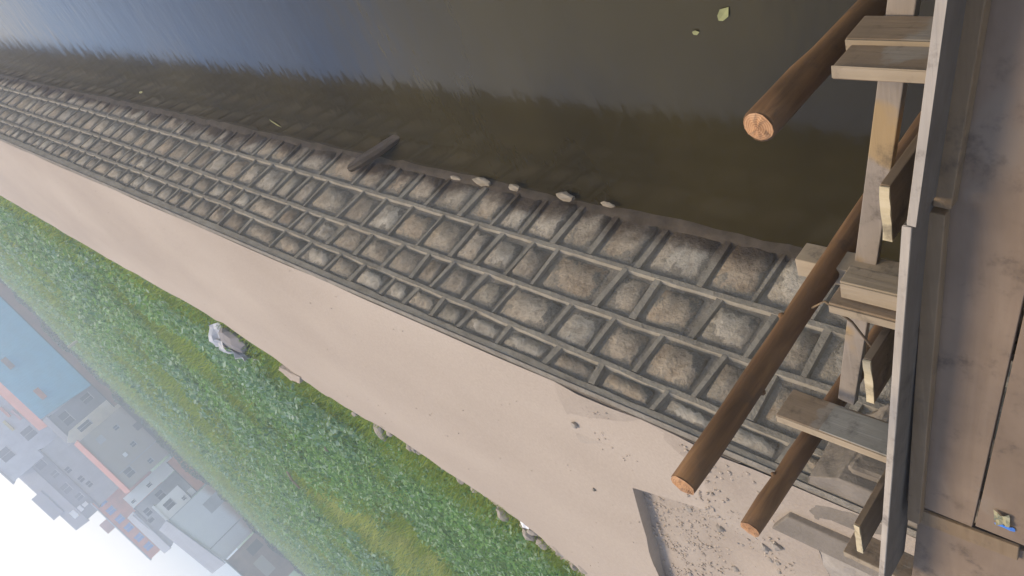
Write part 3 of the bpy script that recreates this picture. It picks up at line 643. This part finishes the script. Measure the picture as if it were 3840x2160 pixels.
def make_leaves(n):
    x, y, r = sample(n, 6.5, 104); d = np.interp(y, EDGE_Y, EDGE_X)-x
    pat = vn_arr(x*.28, y*.28)*.6+vn_arr(x*.9, y*.9)*.4
    keep = (d > .25+1.5*rng.random(len(x))*vn_arr(y*.4, x*.1)) & (pat > .36) & (yellow(x, y) < .35+.4*rng.random(len(x)))
    x, y, r, d = x[keep], y[keep], r[keep], d[keep]; n = len(x)
    s = .034*np.maximum(1, (r/11)**.85)*rng.uniform(.6, 1.35, n)
    cl = vn_arr(x*1.7/np.maximum(1, r/15), y*1.7/np.maximum(1, r/15))
    z = field_z_arr(x, y)+(.05+.26*cl*rng.random(n))*np.minimum(1, .35+d/2)
    yaw = rng.uniform(0, 2*np.pi, n); tilt = rng.uniform(-.75, .75, n); tl2 = rng.uniform(-.5, .9, n)
    a = np.stack([np.cos(yaw)*np.cos(tilt), np.sin(yaw)*np.cos(tilt), np.sin(tilt)], 1)*s[:, None]
    bb = np.stack([-np.sin(yaw)*np.cos(tl2), np.cos(yaw)*np.cos(tl2), np.sin(tl2)], 1)*(s*.72)[:, None]
    c = np.stack([x, y, z], 1)
    V = np.stack([c-a, c-a*.15+bb, c+a*1.05, c-a*.15-bb], 1).reshape(-1, 3)
    return V, np.arange(n*4).reshape(-1, 4)
V, F = make_leaves(190000); plant_mesh('leafy_crop', V, F, M_leafy, 'low leafy green crop covering the field beyond the path')
def make_weeds(n):
    x, y, r = sample(n, 6.8, 60); d = np.interp(y, EDGE_Y, EDGE_X)-x
    c1 = vn_arr(x*.55+7, y*.55); keep = (d > .7) & (c1 > .60) & (yellow(x, y) < .3); x, y, r, d, c1 = x[keep], y[keep], r[keep], d[keep], c1[keep]; n = len(x)
    s = .055*np.maximum(1, (r/13)**.8)*rng.uniform(.6, 1.3, n); z = field_z_arr(x, y)+.10+1.1*(c1-.58)*rng.random(n)
    yaw = rng.uniform(0, 2*np.pi, n); tilt = rng.uniform(-.9, .5, n); t2 = rng.uniform(-.6, .6, n)
    a = np.stack([np.cos(yaw)*np.cos(tilt), np.sin(yaw)*np.cos(tilt), np.sin(tilt)], 1)*s[:, None]; bb = np.stack([-np.sin(yaw)*np.cos(t2), np.cos(yaw)*np.cos(t2), np.sin(t2)], 1)*(s*.6)[:, None]; c = np.stack([x, y, z], 1)
    return np.stack([c-a, c-a*.1+bb, c+a, c-a*.1-bb], 1).reshape(-1, 3), np.arange(n*4).reshape(-1, 4)
M_weed = leafmat('weed_leaves', [(0, (.07, .16, .06)), (.5, (.16, .29, .13)), (.78, (.27, .42, .25)), (1, (.55, .66, .55))], .4)
V, F = make_weeds(70000); plant_mesh('tall_weeds', V, F, M_weed, 'clumps of taller pale leaved weeds standing out of the crop')
def make_blades(n, mode):
    x, y, r = sample(n, 6.3, 104); d = np.interp(y, EDGE_Y, EDGE_X)-x
    if mode == 'dry': keep = (yellow(x, y) > .25+.5*rng.random(len(x)))
    else:
        pat = vn_arr(x*.28, y*.28)*.6+vn_arr(x*.9, y*.9)*.4
        keep = (d > .0) & ((pat < .47) | (d < 1.6*vn_arr(y*.5, 2+x*.1)+.4)) & (yellow(x, y) < .6)
    x, y, r, d = x[keep], y[keep], r[keep], d[keep]; n = len(x)
    h = rng.uniform(.07, .24, n)*np.maximum(1, (r/20)**.6)*np.clip(.35+d, .35, 1); w = .0065*np.maximum(1, r/7.)*rng.uniform(.6, 1.4, n)
    if mode == 'dry': h *= 1.25
    z = field_z_arr(x, y)-.01; yaw = rng.uniform(0, 2*np.pi, n); lean = rng.uniform(.1, .9, n)*h; ld = rng.uniform(0, 2*np.pi, n)
    base = np.stack([x, y, z], 1); s = np.stack([np.cos(yaw)*w, np.sin(yaw)*w, 0*w], 1); tip = base+np.stack([np.cos(ld)*lean, np.sin(ld)*lean, h], 1)
    V = np.stack([base-s, base+s, tip], 1).reshape(-1, 3); return V, np.arange(n*3).reshape(-1, 3)
V, F = make_blades(230000, 'green'); plant_mesh('field_grass', V, F, M_blade, 'short green grass along the path edge and in gaps of the crop')
V, F = make_blades(160000, 'dry'); plant_mesh('dry_grass', V, F, M_dry, 'yellowish dry grass in a tongue across the field')

# ------------------------------------------------------------------ buildings on the far side of the field
def zat(el, r): return EYE+r*math.tan(RAD(el))
def recalc(o):
    bmx = bmesh.new(); bmx.from_mesh(o.data); bmesh.ops.recalc_face_normals(bmx, faces=bmx.faces); bmx.to_mesh(o.data); bmx.free(); return o
class Bld:
    """azimuth and elevation (degrees, seen from the bridge) fix width and height of a house at distance r"""
    def __init__(s, name, label, azl, azr, el0, el1, r, depth, wall, yaw=0, cat='building', el1r=None, base_z=None):
        s.az = (azl+azr)/2; s.r = r; s.w = 2*r*math.tan(RAD(abs(azr-azl)/2)); s.z0 = zat(el0, r) if base_z is None else base_z
        s.h = zat(el1, r)-s.z0; s.hr = s.h if el1r is None else zat(el1r, r)-s.z0; s.d = depth
        s.e = tag(empty(name, (r*math.sin(RAD(s.az)), r*math.cos(RAD(s.az)), s.z0), -RAD(s.az)+RAD(yaw)), label, cat)
        w = s.w/2; h, hr, d = s.h, s.hr, depth
        vs = [(-w, 0, 0), (w, 0, 0), (w, d, 0), (-w, d, 0), (-w, 0, h), (w, 0, hr), (w, d, hr), (-w, d, h)]
        recalc(MB().add(vs, [(0, 1, 5, 4), (1, 2, 6, 5), (2, 3, 7, 6), (3, 0, 4, 7), (4, 5, 6, 7), (3, 2, 1, 0)]).build('wall', wall, s.e))
    def lx(s, az): return s.r*math.tan(RAD(az-s.az))
    def lz(s, el): return zat(el, s.r)-s.z0
    def window(s, az, el, w, h, glass=None, name='window', frame=None):
        x, z = s.lx(az), s.lz(el)
        o = MB().box((x-w/2, -.035, z-h/2), (x+w/2, .05, z+h/2)).build(name, glass or M_glass, s.e)
        MB().box((x-w/2-.08, -.10, z-h/2-.10), (x+w/2+.08, -.001, z-h/2-.002)).build('sill', frame or M_trim, o)
        MB().box((x-.03, -.06, z-h/2+.002), (x+.03, -.036, z+h/2-.002)).build('mullion', frame or M_trim, o)
        return o
    def patch(s, name, az, el, w, h, mat, dep=.06):
        x, z = s.lx(az), s.lz(el); return MB().box((x-w/2, -dep, z-h/2), (x+w/2, .02, z+h/2)).build(name, mat, s.e)
    def flat_roof(s, mat, over=.25, th=.22):
        w = s.w/2+over; h, hr = s.h, s.hr
        vs = [(-w, -over, h+.002), (w, -over, hr+.002), (w, s.d+over, hr+.002), (-w, s.d+over, h+.002)]; vs += [(x, y, z+th) for x, y, z in vs]
        return recalc(MB().add(vs, [(0, 1, 5, 4), (1, 2, 6, 5), (2, 3, 7, 6), (3, 0, 4, 7), (4, 5, 6, 7), (3, 2, 1, 0)]).build('roof', mat, s.e))
    def gable_roof(s, mat, rise, over=.4, th=.12):
        w = s.w/2+over; y0, y1 = -over, s.d+over; ym = s.d/2; h = s.h-.05
        def sl(ya, za, yb, zb): return [(-w, ya, za), (w, ya, za), (w, yb, zb), (-w, yb, zb)]
        mb = MB()
        for q in (sl(y0, h, ym, h+rise), sl(ym, h+rise, y1, h)):
            v8 = q+[(x, y, z+th) for x, y, z in q]; mb.add(v8, [(3, 2, 1, 0), (4, 5, 6, 7), (0, 1, 5, 4), (1, 2, 6, 5), (2, 3, 7, 6), (3, 0, 4, 7)])
        o = recalc(mb.build('roof', mat, s.e))
        for sx in (-1, 1):
            MB().add([(sx*s.w/2, 0, s.h-.03), (sx*s.w/2, s.d, s.h-.03), (sx*s.w/2, ym, s.h+rise-.06)], [(0, 1, 2)]).build('gable', s.e.children[0].data.materials[0], s.e)
        return o
M_trim = paint('window_trim', (.45, .44, .42)); M_rust = roofmat('rust_roof', (.42, .15, .085)); M_teal = roofmat('teal_roof', (.025, .21, .29)); M_slate = roofmat('slate_roof', (.12, .125, .14))
M_greyroof = roofmat('grey_roof', (.30, .31, .32))
P_tan = paint('tan_render', (.40, .345, .275), .08, .3, splash=(.22, .15, .10)); P_grey = paint('grey_render', (.40, .395, .385)); P_dgrey = paint('dark_grey_render', (.20, .20, .205)); P_cream = paint('cream_render', (.70, .63, .48))
P_white = paint('white_render', (.86, .85, .80), .04); P_pale = paint('pale_blue_render', (.52, .53, .54)); P_orange = paint('orange_render', (.68, .27, .15)); P_ware = paint('warehouse_render', (.74, .74, .73), .06, .25, .85, (.42, .29, .20))
P_brown = paint('brown_plank', (.28, .19, .135), .25, .8); P_brick = paint('red_earth_wall', (.27, .15, .095), .25, .5); P_dirt = paint('dark_bank', (.11, .085, .065), .3, .5); P_redbrick = paint('red_brick', (.50, .20, .10), .2, .9)

b = Bld('teal_roof_house', 'low house under a large plain teal metal roof', -26.45, -16.5, -1.0, -.25, 106, 14, P_brown); b.d = 14
b.gable_roof(M_teal, 6.6, .5)
for az, zr, mat in ((-22.65, 5.0, P_brown), (-25.35, 5.0, P_redbrick)):
    x = b.lx(az); MB().box((x-.75, 4.2, zr-.2), (x+.75, 6.8, zr+1.25)).build('dormer', mat, b.e)
b = Bld('red_roof_house', 'house with a narrow rust red roof rising behind the teal roof', -26.85, -19, .2, 3.1, 121, 7, P_grey); b.gable_roof(M_rust, 1.3, .3)
b = Bld('pale_block', 'tall pale blue grey block with two dark windows at the left skyline', -28.25, -21, 1.0, 6.55, 131, 9, P_pale); b.flat_roof(P_grey)
b.window(-26.6, 4.1, 1.6, 1.5); b.window(-26.72, 5.75, 1.7, 1.5); b.window(-24.4, 5.5, 1.6, 1.4)
for az, el, mat in ((-24.75, 4.15, P_orange), (-25.3, 3.85, paint('pink_awning', (.62, .38, .33))), (-25.5, 4.55, paint('yellow_awning', (.60, .50, .16)))):
    x, z = b.lx(az), b.lz(el); MB().box((x-.9, -.7, z-.22), (x+.9, -.05, z+.12)).build('awning', mat, b.e)
for az in (-22.6, -24.2): b.window(az, 4.6, 1.3, 1.2)
b = Bld('side_house', 'dark blue grey house squeezed between the teal roof and the tan house', -28.65, -26.62, -1.0, 2.75, 110, 9, P_dgrey); b.gable_roof(M_slate, .9, .2)
b.window(-27.2, .5, 1.0, 1.1); b.window(-27.35, 2.1, 1.6, 1.0)
b = Bld('cream_gable_house', 'narrow cream house with one window beside the tan house', -29.0, -28.05, -.9, 2.55, 108.5, 5, P_cream)
MB().add([(-b.w/2, .0, b.h-.01), (b.w/2, .0, b.h-.01), (0, .0, b.h+1.0), (-b.w/2, 5, b.h-.01), (b.w/2, 5, b.h-.01), (0, 5, b.h+1.0)], [(0, 1, 2), (3, 5, 4), (1, 4, 5, 2), (0, 2, 5, 3)]).build('roof', P_cream, b.e)
b.window(-28.42, 1.7, .7, 1.5)
b = Bld('tan_house', 'broad tan rendered house with three small square windows in a row', -33.25, -28.95, -.95, 2.55, 105, 8, P_tan); b.gable_roof(M_rust, .75, .25)
for az in (-29.78, -31.28, -32.8): b.window(az, .53, .52, .52)
b.patch('door', -30.6, -.55, .9, 1.2, P_dirt, .05); b.patch('downpipe', -32.1, .9, .10, 5.4, P_grey, .12)
b.patch('wall_patch', -29.72, 1.62, .9, .8, P_grey); b.patch('white_box', -31.44, 1.28, .5, .42, P_white, .35); b.window(-32.45, 1.85, 1.0, .9)
b = Bld('grey_house', 'plain grey house with three small windows above the tan house', -32.75, -27.85, 1.2, 4.35, 119, 7, P_grey); b.flat_roof(P_dgrey)
for az, el in ((-31.33, 3.87), (-30.77, 3.97), (-29.83, 4.1)): b.window(az, el, .75, .6)
b = Bld('dark_block', 'hazy dark block with slate roof on the skyline', -32.9, -27.7, 1.6, 5.3, 136, 10, P_dgrey); b.gable_roof(M_slate, 2.6, .3)
b.window(-28.3, 4.9, 2.2, 1.2); b.window(-30.6, 4.9, 1.4, 1.0); b.window(-29.5, 4.75, .9, .9); b.window(-31.5, 4.75, .9, .9)
x, z = b.lx(-32.1), b.lz(5.2)
for k, (dz, w) in enumerate(((0, .9), (1.0, 1.2), (-.9, .6))): MB().box((x-w/2, -.25, z+dz-.36), (x+w/2, -.02, z+dz+.36)).build('signboard', P_white, b.e)
b = Bld('roof_turret', 'small dark roof turret at the skyline above the dark block', -31.5, -29.8, 4.2, 5.9, 139, 5, P_dgrey); b.gable_roof(M_slate, 1.9, .2)
b = Bld('orange_house', 'orange painted house with a row of square blue windows', -37.4, -32.35, 1.0, 4.55, 127, 8, P_orange); b.flat_roof(P_pale, .15, .15)
for az in (-32.7, -33.46, -34.23, -35.0, -35.9, -36.7): b.window(az, 4.12, .95, .95, M_blue)
x = b.lx(-34.03); MB().box((x-.85, .2, b.h+.15), (x+.85, 3, b.h+1.35)).build('roof_turret', paint('pale_orange_render', (.60, .36, .28)), b.e)
b = Bld('white_tower_house', 'slim bright white house with two tiny windows beside the tan house', -34.3, -33.42, -.5, 3.1, 107, 5, P_white); b.flat_roof(P_white, .05, .12); b.window(-33.9, 1.6, .4, .5); b.window(-34.0, 2.9, .3, .4)
b = Bld('grey_gap_house', 'grey house between the two bright white houses', -35.45, -34.33, -.5, 3.1, 109, 6, P_grey); b.flat_roof(P_dgrey, .1, .15); b.window(-34.85, 1.55, 1.0, .9); b.window(-35.1, 2.75, .9, .7)
b = Bld('white_balcony_house', 'bright white house with one large dark window next to the warehouse', -36.38, -35.15, .45, 2.25, 104, 6, P_white); b.flat_roof(P_white, .2, .28); b.window(-35.69, 1.6, .95, 1.05)
b.window(-36.05, .75, .4, .35)
MB().box((-b.w/2-.05, -.45, -.12), (b.w/2+.05, .3, .001)).build('ledge', P_dgrey, b.e)
MB().box((-b.w/2, .1, -2.4), (b.w/2, 5.8, -.13)).build('ground_floor', P_grey, b.e)
MB().box((-b.w/2+.2, -.05, -1.0), (-b.w/2+1.0, .11, -.2)).build('white_panel', P_white, b.e)
b = Bld('hip_roof_house', 'grey house with a sloping roof behind the white houses', -37.65, -34.6, .5, 3.3, 117, 7, P_grey, el1r=3.5); b.gable_roof(M_greyroof, 1.2, .3); b.window(-35.5, 2.95, 1.0, .7)
b = Bld('warehouse', 'long pale blue white warehouse wall stained with earth at its foot', -40.78, -36.43, -.95, 1.75, 101, 12, P_ware, el1r=2.32)
w = b.w/2
recalc(MB().add([(-w-.3, -.3, b.h-.02), (w+.2, -.3, b.hr-.02), (w+.2, 6, b.hr+1.5), (-w-.3, 6, b.h+1.9), (-w-.3, -.3, b.h+.12), (w+.2, -.3, b.hr+.12), (w+.2, 6, b.hr+1.64), (-w-.3, 6, b.h+2.04)], [(3, 2, 1, 0), (4, 5, 6, 7), (0, 1, 5, 4), (1, 2, 6, 5), (2, 3, 7, 6), (3, 0, 4, 7)]).build('roof', M_greyroof, b.e))
b.patch('door', -37.6, -.35, 1.5, 2.1, P_grey, .05); b.patch('downpipe', -39.6, .5, .12, 4.6, P_grey, .14)
b = Bld('plank_shed', 'brown shed at the far end of the warehouse', -44.5, -40.9, -.95, 1.5, 99, 6, P_brown, el1r=1.65); b.flat_roof(M_greyroof, .25, .12); b.patch('door', -41.6, -.1, 1.1, 1.6, P_dirt); b.patch('wall_patch', -42.9, .3, 2.2, 1.3, P_tan, .04)
for (nm, lab, a0, a1, el1, r, mat) in (('compound_wall', 'low dark earth wall running below the teal roof', -28.7, -16, -.30, 102.5, P_brick), ('compound_wall', 'low brown earth wall in front of the tan house', -33.5, -28.8, -.62, 102.8, P_dirt), ('brick_yard_wall', 'reddish brick yard wall between the tan house and the warehouse', -36.3, -33.6, -.10, 103, P_redbrick)):
    b = Bld(nm, lab, a0, a1, -1.05, el1, r, .4, mat, cat='wall')
    MB().box((-b.w/2-.03, -.05, b.h+.001), (b.w/2+.03, .45, b.h+.10)).build('coping', P_dirt, b.e)
random.seed(5)
# hedge along the foot of the buildings
M_hedge = leafmat('hedge_leaves', [(0, (.018, .035, .014)), (.5, (.035, .062, .024)), (.85, (.055, .085, .035)), (1, (.09, .11, .05))])
nh = 9000; az = np.radians(rng.uniform(-46, -14, nh)); r = 99+rng.normal(0, .7, nh); x = r*np.sin(az); y = r*np.cos(az)
hh = (.15+.9*vn_arr(np.degrees(az)*1.3, az*0+3))*rng.random(nh)**.7; z = field_z_arr(x, y)+hh; s = rng.uniform(.08, .2, nh)
yaw = rng.uniform(0, 6.28, nh); tl = rng.uniform(-1, 1, nh)
a_ = np.stack([np.cos(yaw)*np.cos(tl), np.sin(yaw)*np.cos(tl), np.sin(tl)], 1)*s[:, None]; b_ = np.stack([-np.sin(yaw), np.cos(yaw), .4*np.ones(nh)], 1)*(s*.6)[:, None]; c_ = np.stack([x, y, z], 1)
V = np.stack([c_-a_, c_+b_, c_+a_, c_-b_], 1).reshape(-1, 3); plant_mesh('hedge', V, np.arange(nh*4).reshape(-1, 4), M_hedge, 'dark weedy strip at the foot of the far buildings')

# ------------------------------------------------------------------ hazy air
mt = bpy.data.materials.new('haze_air'); mt.use_nodes = True; t = mt.node_tree; t.nodes.clear()
o_ = t.nodes.new('ShaderNodeOutputMaterial'); pv_ = t.nodes.new('ShaderNodeVolumePrincipled'); t.links.new(pv_.outputs[0], o_.inputs['Volume'])
pv_.inputs['Color'].default_value = (.80, .88, 1.0, 1); pv_.inputs['Density'].default_value = .0055; pv_.inputs['Anisotropy'].default_value = .3
hzb = MB().box((-1500, -1500, -4.5), (1500, 1500, 24)).build('haze', mt); tag(hzb, kind='stuff')
